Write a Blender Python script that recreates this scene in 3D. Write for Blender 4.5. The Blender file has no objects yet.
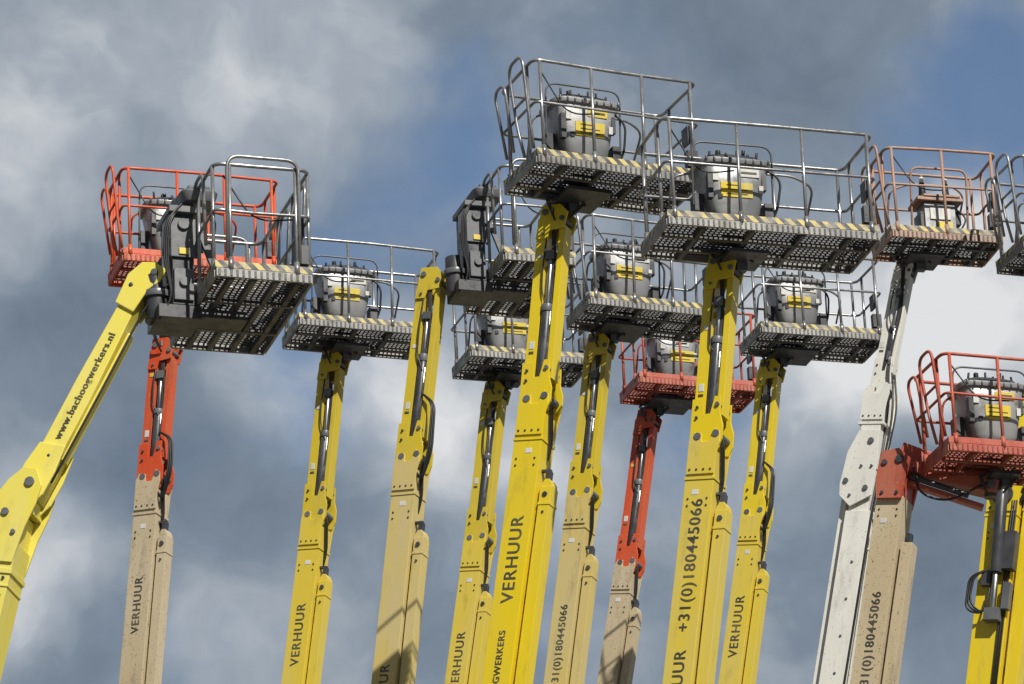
import bpy, bmesh, math, random
from mathutils import Vector, Matrix
random.seed(7)
scene=bpy.context.scene
scene.view_settings.view_transform='Standard'
scene.view_settings.look='None'
scene.view_settings.exposure=0
R=math.radians
# ------------------------------------------------------------ camera (eye height, long lens, tilted up)
cam=bpy.data.cameras.new("camera"); co=bpy.data.objects.new("camera",cam)
scene.collection.objects.link(co); scene.camera=co
cam.sensor_width=36; cam.lens=175.78; cam.clip_end=20000; cam.clip_start=.5
co.matrix_world=Matrix.Translation((0,0,1.6))@Matrix.Rotation(R(112),4,'X')@Matrix.Rotation(R(-2.5),4,'Z')
# ------------------------------------------------------------ materials
def paint(name,col,fade=None,dirt=(.06,.045,.03),dirt_amt=.35,rough=.42,metal=0.0,scale=6.0,chips=None,chip_amt=.0,stretch=.25,fine=.5,coat=0):
    m=bpy.data.materials.new(name); m.use_nodes=True; nt=m.node_tree; N=nt.nodes; L=nt.links
    b=N["Principled BSDF"]
    tc=N.new("ShaderNodeTexCoord"); mp=N.new("ShaderNodeMapping"); mp.inputs["Scale"].default_value=(1,1,stretch)
    oi=N.new("ShaderNodeObjectInfo"); mu=N.new("ShaderNodeMath"); mu.operation='MULTIPLY'; mu.inputs[1].default_value=37.0
    L.new(oi.outputs["Random"],mu.inputs[0])
    ad=N.new("ShaderNodeVectorMath"); ad.operation='ADD'; L.new(tc.outputs["Object"],ad.inputs[0]); L.new(mu.outputs[0],ad.inputs[1])
    L.new(ad.outputs[0],mp.inputs[0])
    def noise(sc,det=4,ro=.6,src=mp.outputs[0]):
        n=N.new("ShaderNodeTexNoise"); n.inputs["Scale"].default_value=sc; n.inputs["Detail"].default_value=det; n.inputs["Roughness"].default_value=ro
        L.new(src,n.inputs["Vector"]); return n
    def ramp(src,a,b_):
        r=N.new("ShaderNodeMapRange"); r.interpolation_type='SMOOTHSTEP'; r.inputs[1].default_value=a; r.inputs[2].default_value=b_
        L.new(src,r.inputs[0]); return r.outputs[0]
    def mix(f,a,b_,k=1.0):
        x=N.new("ShaderNodeMix"); x.data_type='RGBA'
        if k!=1.0:
            q=N.new("ShaderNodeMath"); q.operation='MULTIPLY'; q.inputs[1].default_value=k; L.new(f,q.inputs[0]); f=q.outputs[0]
        L.new(f,x.inputs[0])
        for i,v in ((6,a),(7,b_)):
            if isinstance(v,tuple): x.inputs[i].default_value=(*v,1)
            else: L.new(v,x.inputs[i])
        return x.outputs[2]
    fade=fade or tuple(min(1,c*.8+.06) for c in col)
    c=mix(ramp(noise(scale*.4,2).outputs[0],.35,.7),col,fade)
    nd=noise(scale,6,.68)
    c=mix(ramp(nd.outputs[0],.52,.75),c,dirt,dirt_amt)
    nf=noise(scale*7,3,.65,ad.outputs[0])
    c=mix(ramp(nf.outputs[0],.62,.72),c,dirt,dirt_amt*fine)
    if chips: c=mix(ramp(nf.outputs[0],.62-chip_amt,.65-chip_amt),c,chips)
    L.new(c,b.inputs["Base Color"])
    b.inputs["Metallic"].default_value=metal
    b.inputs["Coat Weight"].default_value=coat; b.inputs["Coat Roughness"].default_value=.18
    rr=N.new("ShaderNodeMapRange"); rr.inputs[1].default_value=.3; rr.inputs[2].default_value=.75; rr.inputs[3].default_value=rough-.12; rr.inputs[4].default_value=min(1,rough+.3)
    L.new(nd.outputs[0],rr.inputs[0]); L.new(rr.outputs[0],b.inputs["Roughness"])
    bp=N.new("ShaderNodeBump"); bp.inputs["Strength"].default_value=.15; bp.inputs["Distance"].default_value=.01
    L.new(nd.outputs[0],bp.inputs["Height"]); L.new(bp.outputs[0],b.inputs["Normal"])
    return m
def hazard(name,c1=(.64,.52,.17),c2=(.05,.05,.05)):
    m=bpy.data.materials.new(name); m.use_nodes=True; nt=m.node_tree; N=nt.nodes; L=nt.links
    b=N["Principled BSDF"]; tc=N.new("ShaderNodeTexCoord")
    d=N.new("ShaderNodeVectorMath"); d.operation='DOT_PRODUCT'; d.inputs[1].default_value=(1,1,1.0)
    L.new(tc.outputs["Object"],d.inputs[0])
    q=N.new("ShaderNodeMath"); q.operation='MULTIPLY'; q.inputs[1].default_value=7.0; L.new(d.outputs["Value"],q.inputs[0])
    fr=N.new("ShaderNodeMath"); fr.operation='FRACT'; L.new(q.outputs[0],fr.inputs[0])
    g=N.new("ShaderNodeMath"); g.operation='GREATER_THAN'; g.inputs[1].default_value=.5; L.new(fr.outputs[0],g.inputs[0])
    x=N.new("ShaderNodeMix"); x.data_type='RGBA'; x.inputs[6].default_value=(*c1,1); x.inputs[7].default_value=(*c2,1); L.new(g.outputs[0],x.inputs[0])
    oi=N.new("ShaderNodeObjectInfo"); mu=N.new("ShaderNodeMath"); mu.operation='MULTIPLY'; mu.inputs[1].default_value=37.0; L.new(oi.outputs["Random"],mu.inputs[0])
    ad=N.new("ShaderNodeVectorMath"); ad.operation='ADD'; L.new(tc.outputs["Object"],ad.inputs[0]); L.new(mu.outputs[0],ad.inputs[1])
    n=N.new("ShaderNodeTexNoise"); n.inputs["Scale"].default_value=5; n.inputs["Detail"].default_value=6; n.inputs["Roughness"].default_value=.75; L.new(ad.outputs[0],n.inputs["Vector"])
    r=N.new("ShaderNodeMapRange"); r.inputs[1].default_value=.45; r.inputs[2].default_value=.62; r.inputs[3].default_value=.05; r.inputs[4].default_value=.9; L.new(n.outputs[0],r.inputs[0])
    y=N.new("ShaderNodeMix"); y.data_type='RGBA'; y.inputs[7].default_value=(.27,.26,.24,1); L.new(r.outputs[0],y.inputs[0]); L.new(x.outputs[2],y.inputs[6])
    L.new(y.outputs[2],b.inputs["Base Color"]); b.inputs["Roughness"].default_value=.55
    return m
M={}
M['yellow']=paint('yellow_paint',(.76,.57,.010),(.72,.55,.03),dirt_amt=.28,rough=.32,coat=.35)
M['paleyellow']=paint('pale_yellow_paint',(.68,.52,.05),(.64,.51,.11),dirt_amt=.32,coat=.2)
M['cream']=paint('faded_yellow_paint',(.60,.47,.15),(.57,.47,.22),dirt_amt=.38)
M['mustard']=paint('mustard_paint',(.62,.47,.02),(.58,.45,.05),dirt_amt=.38,coat=.2)
M['beige']=paint('beige_paint',(.50,.41,.26),(.54,.46,.32),dirt_amt=.45,chips=(.2,.08,.03),chip_amt=-.01)
M['lemon']=paint('lemon_paint',(.77,.66,.09),(.75,.66,.16),dirt_amt=.18,rough=.32,coat=.35)
M['red']=paint('orange_red_paint',(.60,.065,.014),(.58,.11,.04),dirt_amt=.4,chips=(.3,.26,.22),chip_amt=-.01)
M['dred']=paint('faded_red_paint',(.42,.06,.03),(.44,.13,.08),dirt_amt=.5,chips=(.3,.26,.22),chip_amt=.0)
M['white']=paint('white_paint',(.78,.77,.72),(.70,.69,.64),dirt_amt=.28,coat=.15,chips=(.3,.2,.14),chip_amt=-.03)
M['steel']=paint('galvanised_grey',(.26,.26,.27),(.38,.38,.38),dirt_amt=.5,rough=.26,metal=.6,scale=8,stretch=1)
M['frame']=paint('frame_steel',(.19,.19,.19),(.30,.295,.28),dirt_amt=.6,rough=.4,metal=.25,scale=5,stretch=1)
M['rusty']=paint('rusty_rail',(.34,.24,.19),(.42,.22,.14),dirt=(.2,.07,.03),dirt_amt=.6,rough=.45,scale=8,stretch=1)
M['console']=paint('console_grey',(.27,.28,.29),(.42,.42,.42),dirt_amt=.7,rough=.28,scale=3.5,stretch=1,metal=.4,fine=.4)
M['dark']=paint('dark_grey_paint',(.035,.038,.045),(.07,.07,.08),dirt_amt=.4,rough=.32,scale=6,stretch=1)
M['mid']=paint('mid_grey_paint',(.09,.097,.11),(.15,.155,.165),dirt_amt=.4,rough=.32,scale=4,stretch=1,fine=.3)
M['grate']=paint('grating_steel',(.06,.06,.062),(.11,.108,.105),dirt_amt=.5,rough=.42,metal=.3,scale=5,stretch=1)
M['redgrate']=paint('grating_red',(.24,.035,.02),(.28,.08,.05),dirt_amt=.5,rough=.5,scale=6,stretch=1)
M['black']=paint('black_rubber',(.012,.012,.013),(.025,.025,.025),dirt_amt=.2,rough=.4)
M['ink']=paint('lettering_ink',(.045,.045,.04),(.11,.10,.07),dirt=(.3,.25,.1),dirt_amt=.25,rough=.5,scale=6)
M['chrome']=paint('chrome_rod',(.5,.5,.5),(.4,.4,.4),dirt_amt=.3,rough=.25,metal=1)
M['label']=paint('yellow_label',(.70,.52,.03),(.58,.48,.13),dirt_amt=.35,rough=.4,scale=8)
M['paper']=paint('white_label',(.65,.65,.63),(.55,.55,.53),dirt_amt=.35,scale=8)
M['hazard']=hazard('hazard_stripes')
# ------------------------------------------------------------ mesh builder
class MB:
    def __init__(s): s.v=[];s.f=[];s.m=[];s.sm=[];s.mats=[]
    def mi(s,k):
        if k not in s.mats: s.mats.append(k)
        return s.mats.index(k)
    def add(s,vs,fs,mat,smooth=False):
        o=len(s.v); s.v+=[tuple(v) for v in vs]; i=s.mi(mat)
        for k,f in enumerate(fs):
            s.f.append([o+j for j in f]); s.m.append(i)
            s.sm.append(smooth if isinstance(smooth,bool) else smooth[k])
    def box(s,c,size,mat,rot=None,tz=1.0,tx=0.0):
        hx,hy,hz=[q/2 for q in size]; vs=[]
        for z in (-1,1):
            k=tz if z>0 else 1.0
            for x,y in ((-1,-1),(1,-1),(1,1),(-1,1)):
                p=Vector((x*hx*k+(tx if z>0 else 0),y*hy*k,z*hz))
                if rot: p=rot@p
                vs.append(p+Vector(c))
        s.add(vs,[(3,2,1,0),(4,5,6,7),(0,1,5,4),(1,2,6,5),(2,3,7,6),(3,0,4,7)],mat)
    def cyl(s,a,b,r,mat,n=14,r2=None):
        a=Vector(a);b=Vector(b);r2=r if r2 is None else r2
        d=(b-a).normalized(); u=d.orthogonal().normalized(); w=d.cross(u)
        vs=[];
        for p,q in ((a,r),(b,r2)):
            for i in range(n):
                t=2*math.pi*i/n; vs.append(p+u*q*math.cos(t)+w*q*math.sin(t))
        fs=[(i,(i+1)%n,n+(i+1)%n,n+i) for i in range(n)]+[tuple(reversed(range(n))),tuple(range(n,2*n))]
        s.add(vs,fs,mat,[True]*n+[False,False])
    def tube(s,pts,r,mat,n=8,closed=False):
        pts=[Vector(p) for p in pts]; k=len(pts)
        vs=[];prev=None
        for i,p in enumerate(pts):
            if closed: t=(pts[(i+1)%k]-pts[i-1]).normalized()
            else: t=(pts[min(i+1,k-1)]-pts[max(i-1,0)]).normalized()
            if prev is None: u=t.orthogonal().normalized()
            else:
                u=prev-t*prev.dot(t)
                u=u.normalized() if u.length>1e-5 else t.orthogonal().normalized()
            prev=u; w=t.cross(u)
            for j in range(n):
                a=2*math.pi*j/n; vs.append(p+u*r*math.cos(a)+w*r*math.sin(a))
        fs=[]
        for i in range(k if closed else k-1):
            for j in range(n):
                fs.append((i*n+j,i*n+(j+1)%n,((i+1)%k)*n+(j+1)%n,((i+1)%k)*n+j))
        sm=[True]*len(fs)
        if not closed: fs+=[tuple(reversed(range(n))),tuple(range((k-1)*n,k*n))]; sm+=[False,False]
        s.add(vs,fs,mat,sm)
    def prism(s,poly,y0,y1,mat):   # poly in xz
        n=len(poly); vs=[(x,y0,z) for x,z in poly]+[(x,y1,z) for x,z in poly]
        fs=[tuple(range(n)),tuple(reversed(range(n,2*n)))]+[(i,n+i,n+(i+1)%n,(i+1)%n) for i in range(n)]
        s.add(vs,fs,mat)
    def loft(s,secs,mat,y=0,x=0):   # secs: (z,w,d,squareness)
        rings=[];n=24
        for z,w,d,e in secs:
            ring=[]
            for i in range(n):
                t=2*math.pi*i/n; c,q=math.cos(t),math.sin(t)
                ring.append((x+w/2*math.copysign(abs(c)**e,c),y+d/2*math.copysign(abs(q)**e,q),z))
            rings.append(ring)
        vs=[p for r_ in rings for p in r_]; fs=[]
        for k in range(len(secs)-1):
            for i in range(n): fs.append((k*n+i,k*n+(i+1)%n,(k+1)*n+(i+1)%n,(k+1)*n+i))
        sm=[True]*len(fs)
        fs+=[tuple(reversed(range(n))),tuple(range((len(secs)-1)*n,len(secs)*n))]; sm+=[False,False]
        s.add(vs,fs,mat,sm)
    def obj(s,name,parent,mw,bevel=.008):
        me=bpy.data.meshes.new(name); me.from_pydata(s.v,[],s.f)
        for k in s.mats: me.materials.append(M[k])
        me.polygons.foreach_set('material_index',s.m); me.polygons.foreach_set('use_smooth',s.sm)
        bm=bmesh.new(); bm.from_mesh(me); bmesh.ops.recalc_face_normals(bm,faces=bm.faces); bm.to_mesh(me); bm.free()
        o=bpy.data.objects.new(name,me); scene.collection.objects.link(o)
        if parent is not None:
            o.parent=parent; o.matrix_basis=Matrix.Translation(-parent.location)@mw
        else: o.matrix_world=mw
        if bevel:
            b=o.modifiers.new('bevel','BEVEL'); b.width=bevel; b.segments=2; b.limit_method='ANGLE'; b.angle_limit=R(50); b.harden_normals=False
        return o
def fillet(pts,r,seg=5,closed=False):
    pts=[Vector(p) for p in pts]; out=[]; n=len(pts)
    for i in range(n):
        if not closed and i in (0,n-1): out.append(pts[i]); continue
        p=pts[i]; a=pts[i-1]; b=pts[(i+1)%n]
        da=(a-p); db=(b-p); k=min(r,da.length*.48,db.length*.48)
        s0=p+da.normalized()*k; s1=p+db.normalized()*k
        for j in range(seg+1):
            t=j/seg; out.append(s0*(1-t)**2+p*2*t*(1-t)+s1*t*t)
    return out
def text(name,body,size,parent,mw,mat='ink'):
    cu=bpy.data.curves.new(name,'FONT'); cu.body=body; cu.size=size; cu.extrude=.0012; cu.offset=.002; cu.space_character=1.14
    t=bpy.data.objects.new(name+'_tmp',cu); scene.collection.objects.link(t)
    dg=bpy.context.evaluated_depsgraph_get(); me=bpy.data.meshes.new_from_object(t.evaluated_get(dg))
    bpy.data.objects.remove(t)
    me.materials.clear(); me.materials.append(M[mat])
    o=bpy.data.objects.new(name,me); scene.collection.objects.link(o); o.parent=parent
    o.matrix_basis=Matrix.Translation(-parent.location)@mw
TXT=Matrix(((0,-1,0,0),(0,0,-1,0),(1,0,0,0),(0,0,0,1)))
# ------------------------------------------------------------ basket
def basket(parent,mw,w,d,rail='steel',grate='grate',style='console',frame='frame',top=1.17,arch='',lipmat='hazard'):
    U=random.uniform
    g=MB(); nx=int(w/.056); ny=int(d/.056)
    for i in range(1,nx): g.box((-w/2+w*i/nx,0,-.012),(.019,d-.04,.012),grate)
    for j in range(1,ny): g.box((0,-d/2+d*j/ny,-.025),(w-.04,.021,.014),grate)
    g.obj('floor_grating',parent,mw,0)
    f=MB()
    t=.035
    for y in (-d/2,d/2): f.box((0,y,-.045),(w,t,.09),frame)
    for x in (-w/2,w/2): f.box((x,0,-.045),(t-.004,d-t-.004,.086),frame)
    for k in (-.33,-.1,.14,.36):
        f.box((k*w,0,-.07),(.05,d-t-.01,.07),grate)
    f.box((0,-.18*d,-.085),(w-t-.01,.05,.05),grate); f.box((0,.2*d,-.085),(w-t-.01,.05,.05),grate)
    nz=int(w/.06)
    for i in range(nz): f.box((-w/2+w*(i+.5)/nz,-d/2-t/2-.004,-.045),(.022,.006,.07),grate)
    for y in (-d/2,d/2): f.box((0,y,.045),(w+.02,.014,.075),lipmat)
    for x in (-w/2,w/2): f.box((x,0,.043),(.014,d-.02,.07),lipmat)
    f.obj('floor_frame',parent,mw,.005)
    r=MB(); tr=.0195
    T=top; x0,x1,y0,y1=-w/2,w/2,-d/2,d/2
    def sag(): return U(-.012,.012)   # knocks and bends from use
    r.tube(fillet([(x0,y0,T+sag()),(x0+w*.5,y0+sag(),T+sag()),(x1,y0,T+sag()),(x1,y1,T+sag()),(x0,y1,T+sag())],.11,5,True),tr,rail,10,True)
    r.tube(fillet([(x0,y0,T*.56),(x0+w*.4,y0+sag(),T*.56+sag()),(x1,y0,T*.56),(x1,y1,T*.56),(x0,y1,T*.56)],.07,4,True),tr*.85,rail,8,True)
    long_x=w>d
    def posts(a,b,n,fix,ax):
        for i in range(n):
            q=a+(b-a)*i/(n-1)
            p0,p1=((q,fix,-.04),(q+sag(),fix,T-.01)) if ax=='x' else ((fix,q,-.04),(fix,q+sag(),T-.01))
            r.cyl(p0,p1,tr,rail,10)
            r.cyl((p0[0],p0[1],-.01),(p0[0],p0[1],.12),tr*1.5,rail,10)
    if long_x:
        n=4 if w>1.7 else 3
        posts(x0+.08,x1-.08,n,y0,'x'); posts(x0+.08,x1-.08,n,y1,'x')
        posts(y0+.2,y1-.2,2,x0,'y'); posts(y0+.2,y1-.2,2,x1,'y')
    else:
        posts(y0+.08,y1-.08,4,x0,'y'); posts(y0+.08,y1-.08,4,x1,'y')
        posts(x0+.15,x1-.15,2,y0,'x'); posts(x0+.15,x1-.15,2,y1,'x')
    if long_x:
        for sx,ch in ((-1,'L'),(1,'R')):
            if ch not in arch: continue
            X=sx*w/2
            r.tube(fillet([(X,y0+.10,.12),(X+sx*.06,y0+.06,.5),(X+sx*.13,y0+.03,T+.06),(X+sx*.13,y0+.42,T+.06),(X+sx*.06,y0+.40,.5),(X,y0+.36,.12)],.15,6),tr*.95,rail,10)
            r.tube(fillet([(X,y1-.10,.3),(X+sx*.1,y1-.05,T-.04),(X+sx*.1,y1-.33,T-.04),(X,y1-.3,.3)],.13,6),tr*.9,rail,10)
            r.tube([(X+sx*.08,y0+.06,.72),(X+sx*.08,y0+.40,.72)],tr*.8,rail)
        r.tube(fillet([(-.38*w,y1-.02,.1),(-.38*w,y1-.3,.78),(-.2*w,y1-.34,.88),(.2*w,y1-.34,.88),(.3*w,y1-.3,.78),(.3*w,y1-.02,.5)],.1,5),tr*.75,rail)
    else:
        for sy in (-1,1):
            Y=sy*d/2
            r.tube(fillet([(x0+.12,Y,.12),(x0+.12,Y+sy*.04,T+.08),(x1-.12,Y+sy*.04,T+.08),(x1-.12,Y,.12)],.14,6),tr*.95,rail,10)
        for yy in (-.30*d,.02*d):
            r.tube(fillet([(x1,yy,.1),(x1+.06,yy,T+.05),(x1+.06,yy+.38,T+.05),(x1,yy+.38,.1)],.13,6),tr*.95,rail,10)
            r.tube(fillet([(x0,yy,.4),(x0-.02,yy,T+.07),(x0-.02,yy+.34,T+.07),(x0,yy+.34,.4)],.13,6),tr*.95,rail,10)
    r.box((x1-.09,y0+.05,.22),(.13,.09,.2),'dark')
    r.box((x1-.02,y0+.3,.62),(.03,.16,.22),'dark')
    r.tube(fillet([(x0+.1,y0+.05,T-.1),(x0+.4,y0+.04,T*.56-U(.04,.12)),(x0+.8,y0+.04,T*.56-.03)],.2,5),.009,'black',6)
    r.obj('guard_rails',parent,mw,0)
    if style=='console':
        c=MB(); yy=-d*.02; xx=-.13*w; u=U(.07,.11)
        c.box((xx,yy,.05),(.34,.3,.14),'dark')
        c.loft([(.06+u,.46,.36,.45),(.13+u,.54,.42,.4),(.70+u,.76,.52,.35)],'console',yy,xx)
        c.loft([(.70+u,.84,.58,.42),(.75+u,.86,.60,.42),(.765+u,.82,.56,.42)],'console',yy,xx)
        c.loft([(.765+u,.70,.46,.5),(.83+u,.64,.40,.5),(.86+u,.5,.3,.6)],'dark',yy,xx)
        for k in range(6):
            h=U(.0,.05); c.cyl((xx-.27+.11*k,yy-.1,.82+u),(xx-.27+.11*k+U(-.02,.02),yy-.11,.89+u+h),.014,'black',8)
        c.cyl((xx-.12,yy,.84+u),(xx-.12,yy,.96+u),.03,'black'); c.cyl((xx+.16,yy,.84+u),(xx+.17,yy-.02,.98+u),.02,'black')
        for k in range(9): c.cyl((xx-.36+.09*k,yy-.29,.70+u),(xx-.36+.09*k,yy-.29,.76+u),.012,'dark',6)
        rt=Matrix.Rotation(R(5.2),3,'X')
        def yf(z): return yy-(.21+(z-.13-u)*.0877)
        a=U(-.05,.05)
        for (dx,dz,sw,sh,mt) in ((.03+a,.40,U(.28,.38),.17,'label'),(.09-a,.60,.24,.09,'label' if U(0,1)>.3 else 'paper'),(-.25,.55,.07,.11,'paper'),(.27,.42,.05,.09,'paper'),(-.2,.32,.05,.05,'dark')):
            dz+=u; c.box((xx+dx,yf(dz)-.003,dz),(sw,.012,sh),mt,rt)
        for k in range(3): c.box((xx+.03+a-.04*(k==2),yf(.35+u+k*.05)-.011,.35+u+k*.05),(.24-.08*(k==2),.004,.012),'ink',rt)
        c.box((xx+.09-a,yf(.60+u)-.011,.60+u),(.18,.004,.025),'ink',rt)
        c.box((xx+.40,yy,.3),(.1,.2,.22),'dark'); c.box((xx-.38,yy+.05,.35),(.1,.16,.3),'dark')
        c.box((xx-.31,yy-.2,.52),(.06,.08,.3),'dark'); c.box((xx+.31,yy-.2,.60),(.05,.08,.2),'dark')
        c.tube(fillet([(xx+.3,yy-.1,.85),(xx+.48+U(0,.08),yy-.14,.7),(xx+.46+U(0,.06),yy-.1,.3),(xx+.3,yy,.05)],.12,5),.014,'black')
        c.tube(fillet([(xx-.46,yy-.05,.1),(xx-.46,yy-.12,1.08),(xx+.46,yy-.12,1.08),(xx+.46,yy-.05,.1)],.14,6),.012,'mid')
        c.obj('control_console',parent,mw,.006)
    elif style=='mast':   # end-on basket carried from its long side by a slewing bracket
        c=MB(); X=x0-.17
        c.box((X+.02,.0,.38),(.22,.46,.98),'dark')
        c.box((X+.02,-.245,.60),(.26,.03,.42),'mid'); c.box((X+.02,-.245,.10),(.2,.03,.34),'mid')
        c.box((X+.04,-.02,.90),(.34,.54,.07),'mid'); c.box((X-.10,-.1,.72),(.05,.28,.26),'console')
        c.box((X-.02,-.0,-.19),(.44,.5,.14),'dark'); c.box((x0+.22,.0,-.15),(.6,.30,.09),'dark')
        c.cyl((X-.2,-.0,-.22),(X-.2,-.0,.26),.12,'dark',20); c.cyl((X-.2,0,.02),(X-.2,0,.09),.145,'mid',20)
        c.cyl((X+.02,-.26,.74),(X+.02,-.29,.74),.06,'mid'); c.cyl((X+.02,-.26,.12),(X+.02,-.29,.12),.05,'mid')
        c.box((X+.02,-.27,.45),(.1,.012,.07),'label')
        # diagonal stay from mast head down to the floor frame
        c.prism([(X+.12,.86),(X+.2,.8),(x0+.34,.02),(x0+.26,.0)],-.2,-.16,'mid')
        c.loft([(1.0,.34,.6,.4),(1.10,.4,.66,.35),(1.13,.36,.6,.4)],'mid',0,x0+.02)
        c.box((x0+.02,-.15,1.155),(.22,.2,.05),'dark'); c.cyl((x0,.1,1.12),(x0,.1,1.24),.025,'black')
        c.cyl((x0+.1,.1,1.12),(x0+.1,.1,1.22),.02,'black')
        for k in range(3): c.tube(fillet([(X+.0,-.27-.012*k,.95),(X-.13-.02*k,-.30,.75),(X-.15-.02*k,-.28,.35),(X-.1,-.26,-.05),(X-.25,-.2,-.32)],.12,6),.012,'black')
        c.obj('slewing_bracket',parent,mw,.012)
    elif style=='motor':
        c=MB(); yy=-d*.05
        c.box((0,yy,.3),(.42,.3,.44),'console'); c.box((0,yy,.56),(.62,.4,.05),'rusty')
        c.box((-.24,yy,.25),(.05,.26,.3),'dark'); c.box((.26,yy,.35),(.08,.2,.2),'dark')
        for sx in (-.17,.15):
            c.cyl((sx,yy,.58),(sx,yy,.68),.06,'black'); c.cyl((sx,yy,.68),(sx,yy,.86),.05,'black',14,.035); c.cyl((sx,yy,.86),(sx,yy,.93),.03,'white')
        c.box((0,yy-.16,.36),(.28,.02,.16),'paper'); c.box((.06,yy-.16,.2),(.2,.02,.1),'label'); c.box((.02,yy-.2,.60),(.5,.03,.03),'rusty')
        c.tube(fillet([(-.38,yy-.1,.1),(-.38,yy-.2,.98),(.38,yy-.2,.98),(.38,yy-.1,.1)],.12,6),.016,rail)
        c.tube(fillet([(.2,yy-.1,.5),(.35,yy-.2,.3),(.2,yy-.2,.05)],.1,5),.012,'black')
        c.obj('control_console',parent,mw,.006)
# ------------------------------------------------------------ frames
def frame(o,a,b,phi):
    z=(Vector(a)-Vector(b)).normalized(); y=Vector((0,1,0)); y=(y-z*y.dot(z)).normalized(); x=y.cross(z)
    m=Matrix((x,y,z)).transposed().to_4x4()
    return Matrix.Translation(Vector(o))@m@Matrix.Rotation(R(phi),4,'Z')
def chassis(parent,x,y,col):
    c=MB(); mw=Matrix.Translation((x,y,0))
    c.box((0,0,.75),(1.3,3.4,.35),'dark'); c.box((0,0,.6),(1.0,3.0,.3),'dark')
    c.cyl((0,0,.9),(0,0,1.08),.6,'dark',24)
    c.box((0,.05,1.35),(1.1,2.2,.5),col); c.box((-.45,.1,1.75),(.42,1.7,.55),col); c.box((.45,.1,1.75),(.42,1.7,.55),'dark')
    c.box((0,1.25,1.6),(1.5,.45,.9),col)
    c.prism([(-.3,1.6),(.3,1.6),(.22,2.6),(-.22,2.6)],-.28,-.24,col); c.prism([(-.3,1.6),(.3,1.6),(.22,2.6),(-.22,2.6)],.24,.28,col)
    c.cyl((0,-.34,2.35),(0,.34,2.35),.07,'dark')
    for sx in (-1,1):
        for sy in (-1.15,1.15):
            X=sx*.78
            c.tube([(X,sy+.32*math.cos(t*math.pi/12),.46+.32*math.sin(t*math.pi/12)) for t in range(24)],.15,'black',12,True)
            c.cyl((X-.1,sy,.46),(X+.1,sy,.46),.24,'paper',20); c.cyl((X-.13,sy,.46),(X+.13,sy,.46),.08,'dark',12)
        c.box((sx*.5,-1.15,.46),(.4,.16,.16),'dark'); c.box((sx*.5,1.15,.46),(.4,.16,.16),'dark')
    c.obj('chassis',parent,mw,.02)
def jib_mesh(e,mj,J,k,jcol,loop):
    j=MB(); zb=.36; rr_=random.uniform
    j.box((-.1*k,0,(J-.1+zb)/2),(.13*k,.2*k,J-.1-zb),jcol)
    j.box((.13*k,.0,(J-.2+zb)/2),(.07*k,.17*k,J-.2-zb),jcol)
    pt=[(-.165*k,J-.36),(-.03,J-.36),(.0,J-.26),(.17*k,J-.24),(.20*k,J-.05),(.1*k,J+.05),(-.12*k,J+.05)]
    j.prism(pt,-.125*k,-.103*k,jcol); j.prism(pt,.103*k,.125*k,jcol)
    for zz in (.58,.72): j.box((.03*k,.03,J*zz),(.13*k,.06,.06),jcol)
    pb=[(-.165*k,.0),(.17*k,-.04),(.21*k,.06),(.21*k,.22),(.165*k,.36),(.16*k,.56),(.09*k,.56),(.05*k,.36),(-.02*k,.36),(-.03*k,.54),(-.165*k,.54)]
    j.prism(pb,-.155*k,-.128*k,jcol); j.prism(pb,.128*k,.155*k,jcol)
    j.box((-.1*k,0,.22),(.12*k,.24*k,.36),jcol)
    for (x,z,rr) in ((-.07,J-.04,.036),(.14,J-.13,.03),(-.08,J-.3,.016)): j.cyl((x*k,-.145*k,z),(x*k,.145*k,z),rr*k,'mid')
    for (x,z,rr) in ((-.07,.1,.042),(.14,.12,.042),(.13,.46,.025),(-.1,.44,.016),(-.1,.32,.016)): j.cyl((x*k,-.175*k,z),(x*k,.175*k,z),rr*k,'mid' if rr>.02 else 'dark')
    y=-.07*k; q1=rr_(.5,.58)
    j.cyl((.035*k,y,.16),(.03*k,y,J*q1),.06*k,'dark',16); j.cyl((.03*k,y,J*q1),(.02*k,y,J*.76),.028*k,'chrome',12)
    j.cyl((.03*k,y,J*(q1-.03)),(.03*k,y,J*(q1+.005)),.07*k,'mid',16); j.box((.02,y,J*.77),(.1*k,.1,.1),'mid')
    j.cyl((.085*k,-.09,.3),(.08*k,-.09,J*.5),.012,'chrome',8)
    j.box((.07*k,-.09,J*.3),(.05,.05,.12),'mid')
    for q in range(3):
        o=.016*q; a=rr_(-.01,.01)
        j.tube(fillet([(-.0+o,-.10,J-.08),(.03+o,-.09,J*.85),(.06+o+a,-.06,J*.62),(.05+o,-.10,J*.35),(.08+o,-.12,.28),(.19*k+o,-.11,.04),(.18*k+o,-.02,-.4),(.17*k,.0,-.6)],.15,5),.011,'black')
    j.tube(fillet([(-.04,-.105,J-.3),(-.045,-.13,J*.7),(-.03,-.13,J*rr_(.5,.6)),(.06,-.12,J*.48)],.1,5),.009,'black')
    if loop:
        for q in range(3):
            j.tube(fillet([(.1,-.12,J*.36),(.2+loop*.7+.02*q,-.15,J*.3),(.2+loop+.03*q,-.18,.12),(.18+loop*.6,-.15,-.22-.02*q),(.1,-.14,-.05),(.15,-.12,.3)],.16,7),.012,'black')
    z0=rr_(.3,.42)
    j.box((-.1*k,-.103*k,J*z0),(.06,.006,.09),'paper'); j.box((-.1*k,-.103*k,J*rr_(.6,.8)),(.06,.006,.05),'paper' if jcol!='red' else 'label'); j.box((-.1*k,-.103*k,J*z0-.09),(.06,.006,.03),'ink')
    j.obj('jib',e,mj,.007)
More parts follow.
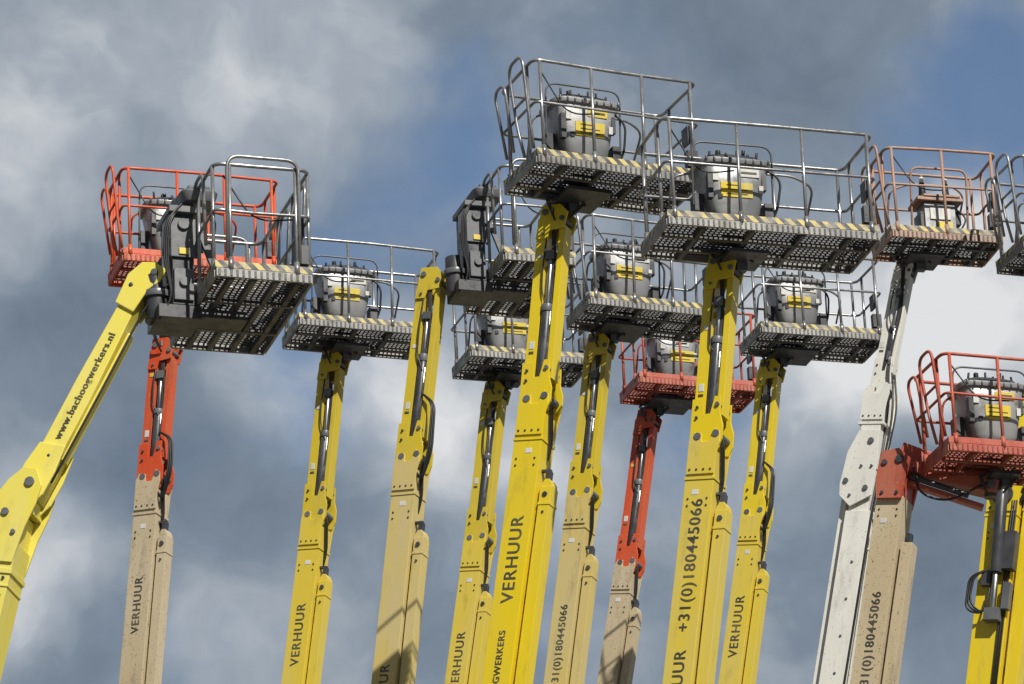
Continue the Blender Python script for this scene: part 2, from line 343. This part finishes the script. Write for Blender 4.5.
def boom_mesh(e,m,L,k,col,jcol,S,extra=False,wh=False):
    b=MB(); W0=.33*k;H0=.30*k; U=random.uniform
    if wh:
        b.box((0,0,-1.0),(W0*.8,H0,1.9),col); b.box((0.01,0,-(1.6+L*.62)/2),(W0,H0+.04,L*.62-1.6),col)
        b.box((-.24*k,-.02,-(1.05+L*.6)/2),(.075*k,.12*k,L*.6-1.05),col)          # slim tension link on the near side
        pl=[(-.28*k,-1.25),(-.24*k,-.8),(-.12*k,-.5),(.14*k,-.5),(.18*k,-.9),(.17*k,-1.4),(-.1*k,-1.55),(-.26*k,-1.4)]
        b.prism(pl,-H0/2-.05,-H0/2-.025,col); b.prism(pl,H0/2+.025,H0/2+.05,col)
        for (x,z,r_) in ((-.2,-1.2,.035),(.06,-.65,.04),(.08,-1.3,.035),(-.02,-1.0,.018),(-.12,-1.4,.018),(.12,-1.0,.018)): b.cyl((x*k,-H0/2-.07,z),(x*k,H0/2+.07,z),r_*k,'mid')
        for i in range(5): b.cyl((.04,-H0/2-.03,-2.3-.5*i),(.04,-H0/2-.018,-2.3-.5*i),.018,'mid',12)
        b.tube(fillet([(.2,-.12,.2),(.28,-.15,-.3),(.26,-.15,-.8),(.2,-.15,-1.6),(.19,-.17,-4)],.2,5),.016,'black')
        b.tube(fillet([(.2,-.10,.3),(.33,-.15,-.2),(.30,-.15,-.7),(.22,-.12,-1.6)],.2,5),.013,'black')
    else:
        b.box((0,0,-1.93),(W0,H0,3.7),col)
        b.box((0,0,-(3.7+L*.62)/2),(W0+.05,H0+.05,L*.62-3.7),col)
        b.box((0,0,-3.7),(W0+.12,H0+.12,.1),col)
    b.box((0,0,-(L*.6+L)/2),(W0+.1,H0+.1,L*.4),col)
    b.box((0,0,-L*.6),(W0+.12,H0+.12,.1),col)
    poly=[(-.16*k,-.34),(.16*k,-.34),(.172*k,-.1),(.19*k,.02),(.18*k,.14),(.12*k,.18),(.07*k,.03),(-.02*k,.03),(-.03*k,.13),(-.12*k,.14),(-.165*k,.05)]
    b.prism(poly,-H0/2-.018,-H0/2-.002,col); b.prism(poly,H0/2+.002,H0/2+.018,col)
    for x in (-.12,-.04,.04,.12): b.cyl((x*k,-H0/2-.026,-.29),(x*k,-H0/2-.01,-.29),.013*k,'dark',8)
    b.box((0,0,-.385),(W0+.02,H0+.02,.035),col)
    sx=W0/2+.1*k
    b.box((sx,-.02,-(S+L*.75)/2),(.13*k,.17*k,L*.75-S),col)
    b.prism([(sx-.065*k,-S),(sx+.065*k,-S),(sx+.055*k,-S+.05),(sx+.02*k,-S+.1),(sx-.03*k,-S+.1),(sx-.06*k,-S+.05)],-.09,.05,col)
    b.box((sx-.01,-.04,-S+.15),(.06,.07,.1),'dark'); b.box((sx-.06,-.04,-S+.21),(.14,.05,.03),'dark')
    b.cyl((sx,-.12,-S-.09),(sx,.1,-S-.09),.03*k,'dark'); b.cyl((sx,-.12,-S-.3),(sx,.1,-S-.3),.014*k,'dark')
    for z in (.35,1.3,2.3): b.box((W0/2+.02,0,-S-z),(.06,.12,.09),'dark')
    b.box((sx,-.02,-S-.2),(.145*k,.185*k,.03),col)
    for z in (.62,.70):
        for x in (-.11,.11): b.cyl((x*k,-H0/2-.008,-z),(x*k,-H0/2,-z),.013,'dark',8)
    b.box((U(-.07,.03)*k,-H0/2-.001,U(-.6,-.5)),(.08,.006,.06),'paper')
    b.tube([(-W0/2-.012,-.04,-.4),(-W0/2-.012,-.04,-L*.55)],.01,'black',6)
    if extra:   # external cylinder and valve block with slack hoses
        b.cyl((.02,-H0/2-.1,-.1),(.06,-H0/2-.1,-1.2),.075,'dark',18); b.cyl((.06,-H0/2-.1,-1.2),(.07,-H0/2-.1,-1.7),.04,'chrome',14)
        b.box((.07,-H0/2-.07,-1.75),(.2,.14,.16),'mid'); b.box((-.08,-H0/2-.04,-1.25),(.12,.08,.2),'dark')
        b.cyl((.0,-H0/2-.06,-.12),(.0,-H0/2-.01,-.12),.14,'dark',20)
        for q in range(3):
            b.tube(fillet([(-.08,-H0/2-.08,-1.15),(-.22-.03*q,-H0/2-.12,-1.25),(-.24-.02*q,-H0/2-.14,-1.6-.05*q),(-.05,-H0/2-.1,-1.75),(.0,-H0/2-.09,-1.4)],.18,7),.014,'black')
            b.tube([(.14+.03*q,-H0/2-.02,-.2),(.14+.03*q,-H0/2-.02,-3.0)],.011,'black',6)
        b.box((.2,-H0/2-.05,-.9),(.16,.14,.5),'dark'); b.box((.22,-H0/2-.05,-1.5),(.1,.1,.35),'mid')
    b.obj('telescopic_boom',e,m,.012)
def attach(e,s,bm,jt):
    a=MB(); w,d=s['w'],s['d']; x,y,z=bm.inverted()@Vector(jt)
    a.cyl((x,y,z-.12),(x,y,-.12),.075,'dark',20); a.cyl((x,y,-.2),(x,y,-.13),.12,'mid',20)
    a.box((x/2,y*.5,-.14),(abs(x)+.16,abs(y)+.12,.04),'dark')
    a.box((x,y,z-.02),(.18,.22,.08),'dark'); a.box((x+.15,y-.12,-.2),(.12,.10,.10),'mid')
    for q in range(2):
        a.tube(fillet([(x+.1,y-.12,z-.1),(x+.22+.03*q,y-.2,z+.05),(x+.28,y-.2,-.15-.04*q),(x+.1,y-.3,-.1)],.1,5),.011,'black')
        a.tube(fillet([(x-.08,y-.12,z-.15),(x-.18-.03*q,y-.2,z+.05),(x-.2,y-.2,-.15-.03*q),(x,y-.3,-.1)],.1,5),.011,'black')
    a.obj('rotator',e,bm,.008)
def lift(s):
    low=Vector(s['low']); kn=Vector(s['kn']); jt=Vector(s['jt']); bo=Vector(s['b'])
    w,d=s['w'],s['d']; col=s['col']; jcol=s.get('jcol',col); phi=s.get('phi',-25)
    ax=(kn-low).normalized(); base=kn-ax*((kn.z-2.35)/ax.z)
    e=bpy.data.objects.new('boom_lift',None); scene.collection.objects.link(e); e.location=(base.x,base.y,0); e.empty_display_size=1
    chassis(e,base.x,base.y,col)
    bm=Matrix.Translation(bo)@Matrix.Rotation(R(s['yaw']),4,'Z')@Matrix.Rotation(R(s.get('tilt',0)),4,'Y')@Matrix.Translation((w/2,d/2,0))
    basket(e,bm,w,d,s.get('rail','steel'),s.get('grate','grate'),s.get('style','console'),s.get('frame','frame'),s.get('top',1.17),s.get('arch',''),s.get('lip','hazard'))
    k=s.get('k',.97)
    L=(kn-base).length; m=frame(kn,kn,base,phi); boom_mesh(e,m,L,k,col,jcol,s.get('side',.75),s.get('extra',False),col=='white')
    J=(jt-kn).length; mj=frame(kn,jt,kn,phi); jib_mesh(e,mj,J,s.get('kj',k),jcol,s.get('loop',0))
    if s.get('style')!='mast': attach(e,s,bm,jt)
    for (body,size,z) in s.get('txt',()):
        text('lettering',body,size,e,m@Matrix.Translation((size*.36,-.15*k-.003,z))@TXT)
# ------------------------------------------------------------ the lifts, image pixels projected through the camera at estimated depths, in metres
# b = near-left floor corner of the basket, jt = jib tip, kn = knuckle, low = a point lower on the boom axis
lifts=[
 dict(b=(-4.76,57.0,26.04),jt=(-4.34,58.01,25.2),kn=(-4.52,58.01,23.3),low=(-4.76,58.01,20.76),yaw=18,w=2.0,d=.85,col='beige',jcol='red',rail='red',frame='red',lip='red',grate='redgrate',arch='L',loop=.1,side=.7,txt=[('VERHUUR',.15,-1.95)]),
 dict(b=(-2.83,62.0,27.13),jt=(-2.43,63.03,26.96),kn=(-2.72,63.03,24.55),low=(-3.04,63.03,22.32),yaw=18,w=1.98,d=.9,col='paleyellow',jcol='mustard',side=.85,tilt=.6,txt=[('VERHUUR',.18,-2.05)]),
 dict(b=(-.04,56.0,25.40),jt=(-.93,56.97,25.56),kn=(-1.29,56.97,23.02),low=(-1.65,56.97,20.28),yaw=18,w=.9,d=1.75,col='cream',jcol='mustard',style='mast',loop=.1,side=.95,txt=[('VERHUUR',.17,-3.4)]),
 dict(b=(-.58,66.0,28.17),jt=(-.26,67.0,27.97),kn=(-.61,67.0,25.54),low=(-.95,67.0,23.52),yaw=19,w=1.8,d=.9,col='paleyellow',jcol='mustard',side=.8,tilt=-.5,txt=[('VERHUUR',.18,-2.2)]),
 dict(b=(.38,51.0,24.45),jt=(.57,52.14,24.22),kn=(.26,52.14,21.81),low=(-.27,52.14,18.64),yaw=24,w=2.02,d=.95,col='yellow',side=.95,arch='L',k=1.04,txt=[('VERHUUR',.21,-2.33),('HOOGWERKERS',.11,-3.55)]),
 dict(b=(1.04,60.0,26.42),jt=(1.16,61.01,26.22),kn=(.82,61.01,23.95),low=(.42,61.01,21.5),yaw=20,w=1.77,d=.9,col='cream',jcol='mustard',side=.85,arch='L',tilt=.8,txt=[('+31(0)180445066',.14,-2.6)]),
 dict(b=(1.90,70.0,29.23),jt=(2.02,71.03,29.0),kn=(1.59,71.03,26.49),low=(1.25,71.03,24.74),yaw=19,w=1.93,d=.9,col='beige',jcol='red',rail='dred',frame='dred',grate='redgrate',lip='dred',side=.7),
 dict(b=(1.74,49.5,22.98),jt=(2.363,50.6,22.88),kn=(2.077,50.6,20.685),low=(1.655,50.6,18.047),yaw=17,w=2.42,d=.95,col='paleyellow',jcol='yellow',side=.75,k=1.02,txt=[('VERHUUR   +31(0)180445066',.185,-3.25)]),
 dict(b=(3.56,66.0,28.34),jt=(3.715,67.01,28.14),kn=(3.344,67.01,25.75),low=(2.894,67.01,23.348),yaw=18,w=1.88,d=.9,col='paleyellow',jcol='yellow',loop=.08,side=.85,tilt=-.6,txt=[('VERHUUR',.19,-2.1)]),
 dict(b=(4.932,59.0,26.756),jt=(5.154,59.88,26.644),kn=(4.688,59.88,24.769),low=(3.877,59.88,20.975),yaw=15,w=1.5,d=.8,col='white',side=1.9,style='motor',rail='rusty',frame='rusty',arch='L',k=1.02,kj=.75),
 dict(b=(6.509,58.0,26.114),jt=(7.353,59.05,26.036),kn=(6.169,59.05,23.134),low=(5.70,59.05,20.62),yaw=19,w=2.0,d=.9,col='yellow',side=.1,arch='L',k=1.3,loop=.1,extra=True),
]
for s in lifts: lift(s)
# ---- near-left lift with arm coming in from the side
def arm_lift(s):
    e=bpy.data.objects.new('boom_lift',None); scene.collection.objects.link(e)
    kn=Vector(s['kn']);low=Vector(s['low']);jt=Vector(s['jt']);bo=Vector(s['b']);el=Vector(s['el'])
    ax=(kn-low).normalized(); base=kn-ax*((kn.z-2.35)/ax.z); e.location=(base.x,base.y,0)
    chassis(e,base.x,base.y,'lemon')
    w,d=s['w'],s['d']
    bm=Matrix.Translation(bo)@Matrix.Rotation(R(s['yaw']),4,'Z')@Matrix.Translation((w/2,d/2,0))
    basket(e,bm,w,d,style='mast',top=1.12)
    L=(kn-base).length; m=frame(kn,kn,base,-14); b=MB()
    b.box((0,0,-L*.3-.3),(.42,.36,L*.6-.3),'lemon'); b.box((0,0,-L*.8),(.5,.44,L*.4),'lemon')
    b.box((0,0,-.75),(.45,.39,.05),'lemon'); b.box((0,0,-.9),(.44,.38,.02),'lemon')
    for z in (.82,1.0,):
        for x in (-.15,-.05,.05,.15): b.cyl((x,-.2,-z),(x,-.18,-z),.016,'dark',8)
    poly=[(-.215,-.66),(.205,-.66),(.25,-.3),(.31,-.05),(.33,.15),(.24,.32),(.1,.33),(-.02,.2),(-.12,.02),(-.21,-.2)]
    b.prism(poly,-.205,-.183,'lemon'); b.prism(poly,.183,.205,'lemon'); b.box((0,0,-.35),(.36,.35,.45),'lemon'); b.box((.1,0,.05),(.3,.34,.3),'lemon')
    for (x,z,rr) in ((.2,.18,.05),(.02,-.15,.04),(.15,-.35,.025),(-.12,-.5,.025)): b.cyl((x,-.225,z),(x,.225,z),rr,'mid')
    b.box((.0,-.186,-1.2),(.12,.006,.16),'paper')
    b.obj('telescopic_boom',e,m,.015)
    kj=m@Vector((.18,0,.16))
    J=(el-kj).length; mj=frame(kj,el,kj,-14); j=MB()
    j.prism([(-.12,-.1),(.12,-.1),(.13,J*.4),(.09,J-.05),(-.08,J+.0),(-.115,J*.5)],-.11,.11,'lemon')
    pl=[(-.17,-.16),(.1,-.22),(.17,-.05),(.175,.2),(.145,.5),(-.13,.46),(-.17,.2)]
    j.prism(pl,-.145,-.114,'lemon'); j.prism(pl,.114,.145,'lemon')
    pe=[(-.12,J-.38),(.11,J-.42),(.14,J-.15),(.22,J-.02),(.22,J+.12),(.08,J+.16),(-.06,J+.12),(-.14,J-.05)]
    j.prism(pe,-.14,-.113,'lemon'); j.prism(pe,.113,.14,'lemon')
    j.cyl((.12,-.16,J+.05),(.12,.16,J+.05),.04,'mid'); j.cyl((.0,-.17,.0),(0,.17,0),.055,'mid')
    j.cyl((-.05,-.15,J-.15),(-.05,.15,J-.15),.025,'dark'); j.cyl((.03,-.15,.35),(.03,.15,.35),.02,'dark')
    j.box((.145,.0,J*.45),(.03,.14,J*.6),'lemon')
    j.tube(fillet([(.17,-.09,.1),(.19,-.1,J*.5),(.19,-.1,J*.9),(.35,-.1,J+.1)],.2,5),.012,'black')
    j.obj('jib',e,mj,.012)
    text('lettering','www.bachoogwerkers.nl',.108,e,mj@Matrix.Translation((.045,-.116,.55))@TXT)
    text('lettering','29 N/o',.28,e,m@Matrix.Translation((.12,-.184,-2.25))@TXT)
    h=MB(); mm=frame(el,jt,el,0); n=(jt-el).length
    h.box((.0,0,n*.35),(.2,.2,n*.7),'lemon'); h.cyl((0,-.14,n*.8),(0,.14,n*.8),.12,'mid',20)
    h.box((0,0,n+.0),(.2,.22,.2),'dark')
    h.obj('wrist',e,mm,.012)
arm_lift(dict(b=(-2.859,45.0,20.70),jt=(-3.312,45.85,21.077),el=(-3.612,45.85,20.961),kn=(-4.935,45.85,18.636),low=(-5.249,45.85,17.26),yaw=18,w=.97,d=1.9))
# ---- right-hand lift with red knuckle and red basket
def red_lift(s):
    e=bpy.data.objects.new('boom_lift',None); scene.collection.objects.link(e)
    kn=Vector(s['kn']);low=Vector(s['low']);jt=Vector(s['jt']);bo=Vector(s['b'])
    ax=(kn-low).normalized(); base=kn-ax*((kn.z-2.35)/ax.z); e.location=(base.x,base.y,0)
    chassis(e,base.x,base.y,'beige')
    w,d=s['w'],s['d']
    bm=Matrix.Translation(bo)@Matrix.Rotation(R(s['yaw']),4,'Z')@Matrix.Translation((w/2,d/2,0))
    basket(e,bm,w,d,'dred','redgrate','console','dred',1.1,'L','dred')
    L=(kn-base).length; m=frame(kn,kn,base,-25); b=MB()
    b.box((0,0,-2.2),(.33,.3,4.0),'beige'); b.box((0,0,-(4+L)/2),(.42,.38,L-4),'beige')
    b.box((.27,-.02,-(.75+L*.8)/2),(.13,.17,L*.8-.75),'beige'); b.box((.26,-.04,-.68),(.07,.08,.1),'dark')
    b.box((.19,0,-1.1),(.06,.12,.1),'dark'); b.box((.19,0,-2.1),(.06,.12,.1),'dark'); b.box((-.04,-.152,-.5),(.08,.006,.06),'paper')
    poly=[(-.15,-.24),(.15,-.24),(.17,-.1),(.20,.26),(.05,.38),(-.16,.34),(-.19,0)]
    b.prism(poly,-.2,-.155,'dred'); b.prism(poly,.155,.2,'dred'); b.box((0,0,-.08),(.3,.3,.25),'dred')
    for (x,z,rr) in ((.08,.24,.05),(-.1,.2,.035),(-.08,-.17,.02),(.1,-.17,.02)): b.cyl((x,-.22,z),(x,.22,z),rr,'dark')
    for z in (.36,.44):
        for x in (-.11,.11): b.cyl((x,-.158,-z),(x,-.15,-z),.013,'dark',8)
    b.obj('telescopic_boom',e,m,.012)
    k2=m@Vector((.08,0,.3)); J=(jt-k2).length; mj=frame(k2,jt,k2,0); j=MB()
    j.prism([(-.16,-.1),(.12,-.1),(.16,J*.3),(.10,J*.95),(.06,J+.08),(-.08,J+.08),(-.14,J*.5)],-.13,.13,'dred')
    j.box((.26,0,J*.55),(.06,.12,J*.9),'dred'); j.cyl((.2,-.08,.1),(.2,-.08,J*.8),.035,'dark')
    j.cyl((0,-.17,J),(0,.17,J),.05,'mid')
    j.tube(fillet([(.1,-.15,.1),(.42,-.2,.25),(.4,-.2,J*.6),(.0,-.15,J*.95)],.2,6),.014,'black')
    j.obj('jib',e,mj,.012)
    attach(e,dict(w=w,d=d),bm,jt)
    text('lettering','+31(0)180445066',.15,e,m@Matrix.Translation((.06,-.153,-2.6))@TXT)
red_lift(dict(b=(4.90,53.0,21.55),jt=(5.41,53.95,21.333),kn=(4.348,53.95,21.42),low=(3.865,53.95,19.04),yaw=18,w=1.9,d=.92))
# ------------------------------------------------------------ ground
gm=bpy.data.materials.new('yard_asphalt'); gm.use_nodes=True; nt=gm.node_tree
n=nt.nodes.new("ShaderNodeTexNoise"); n.inputs["Scale"].default_value=.6; n.inputs["Detail"].default_value=5
tc=nt.nodes.new("ShaderNodeTexCoord"); nt.links.new(tc.outputs["Object"],n.inputs["Vector"])
cr=nt.nodes.new("ShaderNodeValToRGB"); cr.color_ramp.elements[0].color=(.08,.078,.072,1); cr.color_ramp.elements[1].color=(.17,.165,.15,1); cr.color_ramp.elements[0].position=.3; cr.color_ramp.elements[1].position=.7
nt.links.new(n.outputs[0],cr.inputs[0]); nt.links.new(cr.outputs[0],nt.nodes["Principled BSDF"].inputs["Base Color"]); nt.nodes["Principled BSDF"].inputs["Roughness"].default_value=.9
me=bpy.data.meshes.new('ground'); q=6000; me.from_pydata([(-q,-q,0),(q,-q,0),(q,q,0),(-q,q,0)],[],[(0,1,2,3)]); me.materials.append(gm)
scene.collection.objects.link(bpy.data.objects.new('ground',me))
# ------------------------------------------------------------ sun + sky
to_sun=Vector((.36,-.66,.66)).normalized()
sl=bpy.data.lights.new('sun','SUN'); sl.energy=5.0; sl.angle=R(.5); sl.color=(1,.955,.87)
so=bpy.data.objects.new('sun',sl); scene.collection.objects.link(so); so.rotation_euler=to_sun.to_track_quat('Z','Y').to_euler(); so.location=(0,0,60)
w=bpy.data.worlds.new("World"); scene.world=w; w.use_nodes=True; nt=w.node_tree; N=nt.nodes; L=nt.links
for x in list(N): N.remove(x)
outn=N.new("ShaderNodeOutputWorld"); bg=N.new("ShaderNodeBackground"); bg.inputs[1].default_value=.1
sky=N.new("ShaderNodeTexSky"); sky.sky_type='NISHITA'; sky.sun_disc=False; sky.dust_density=.4; sky.ozone_density=2.2
sky.sun_elevation=math.asin(to_sun.z); sky.sun_rotation=math.atan2(to_sun.x,to_sun.y)
L.new(sky.outputs[0],bg.inputs[0])
tc=N.new("ShaderNodeTexCoord")
def noise(sc,det,ro,src):
    n=N.new("ShaderNodeTexNoise"); n.inputs["Scale"].default_value=sc; n.inputs["Detail"].default_value=det; n.inputs["Roughness"].default_value=ro; L.new(src,n.inputs["Vector"]); return n
def math_(op,a,b_):
    m_=N.new("ShaderNodeMath"); m_.operation=op
    for i,v in enumerate((a,b_)):
        if isinstance(v,(int,float)): m_.inputs[i].default_value=v
        else: L.new(v,m_.inputs[i])
    return m_.outputs[0]
n1=noise(30,3,.55,tc.outputs["Generated"])
vs=N.new("ShaderNodeVectorMath"); vs.operation='SUBTRACT'; vs.inputs[1].default_value=(.5,.5,.5); L.new(n1.outputs["Color"],vs.inputs[0])
vm=N.new("ShaderNodeVectorMath"); vm.operation='SCALE'; vm.inputs["Scale"].default_value=.035; L.new(vs.outputs[0],vm.inputs[0])
va=N.new("ShaderNodeVectorMath"); va.operation='ADD'; L.new(tc.outputs["Generated"],va.inputs[0]); L.new(vm.outputs[0],va.inputs[1])
def blobs(lst,base):   # (tan azimuth, tan elevation, angular radius, weight)
    acc=base
    for (tx,tz,r_,wt) in lst:
        dn=N.new("ShaderNodeVectorMath"); dn.operation='DISTANCE'; dn.inputs[1].default_value=Vector((tx,1,tz)).normalized(); L.new(va.outputs[0],dn.inputs[0])
        mr=N.new("ShaderNodeMapRange"); mr.interpolation_type='SMOOTHSTEP'; mr.inputs[1].default_value=0; mr.inputs[2].default_value=r_; mr.inputs[3].default_value=wt; mr.inputs[4].default_value=0
        L.new(dn.outputs["Value"],mr.inputs[0]); acc=math_('ADD',acc,mr.outputs[0])
    return acc
BR=[(-.098,.472,.06,.22),(-.106,.444,.036,.2),(-.095,.411,.038,-.28),(-.067,.377,.034,-.22),(-.102,.356,.026,.55),(-.087,.334,.022,-.12),(-.046,.476,.04,.02),
 (-.016,.387,.03,.5),(-.052,.400,.024,.32),(-.02,.343,.036,-.2),(.060,.460,.044,-.2),(.097,.409,.040,.75),(.073,.399,.028,.4),(.028,.345,.04,-.08),(.088,.338,.044,-.2),(.010,.476,.03,-.02),(.062,.381,.024,.2),(-.07,.338,.02,.15),(.012,.368,.02,.25)]
BLU=[(-.022,.438,.042,.75),(.109,.453,.036,1.0),(-.044,.418,.026,.45),(-.046,.388,.026,.4),(-.007,.463,.03,.35),(.041,.382,.026,.4),(.108,.474,.026,.5),(.088,.449,.024,.35),(.028,.473,.026,.25),(-.072,.459,.03,.1),(.002,.339,.032,.2)]
fb=math_('MULTIPLY',math_('SUBTRACT',noise(24,7,.55,va.outputs[0]).outputs[0],.5),1.3)
br=math_('ADD',blobs(BR,.46),fb)
cr=N.new("ShaderNodeValToRGB"); el=cr.color_ramp.elements
el[0].position=0; el[0].color=(.13,.17,.225,1); el[1].position=1.0; el[1].color=(.74,.75,.76,1)
x=el.new(.35); x.color=(.205,.255,.32,1); x=el.new(.65); x.color=(.38,.425,.48,1)
L.new(br,cr.inputs[0])
# unseen clouds behind the viewer dimmed to cut ambient fill and deepen shadows
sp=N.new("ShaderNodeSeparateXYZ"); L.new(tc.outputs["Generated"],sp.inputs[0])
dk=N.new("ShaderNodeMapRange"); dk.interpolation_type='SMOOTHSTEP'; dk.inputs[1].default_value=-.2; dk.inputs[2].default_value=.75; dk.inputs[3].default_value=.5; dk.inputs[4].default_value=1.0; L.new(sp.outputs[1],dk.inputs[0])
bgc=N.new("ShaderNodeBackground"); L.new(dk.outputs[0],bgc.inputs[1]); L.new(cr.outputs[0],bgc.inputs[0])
hole=math_('ADD',blobs(BLU,-.1),math_('MULTIPLY',math_('SUBTRACT',noise(20,6,.58,va.outputs[0]).outputs[0],.45),1.6))
mr=N.new("ShaderNodeMapRange"); mr.interpolation_type='SMOOTHSTEP'; mr.inputs[1].default_value=.05; mr.inputs[2].default_value=.95; mr.inputs[4].default_value=.95; L.new(hole,mr.inputs[0])
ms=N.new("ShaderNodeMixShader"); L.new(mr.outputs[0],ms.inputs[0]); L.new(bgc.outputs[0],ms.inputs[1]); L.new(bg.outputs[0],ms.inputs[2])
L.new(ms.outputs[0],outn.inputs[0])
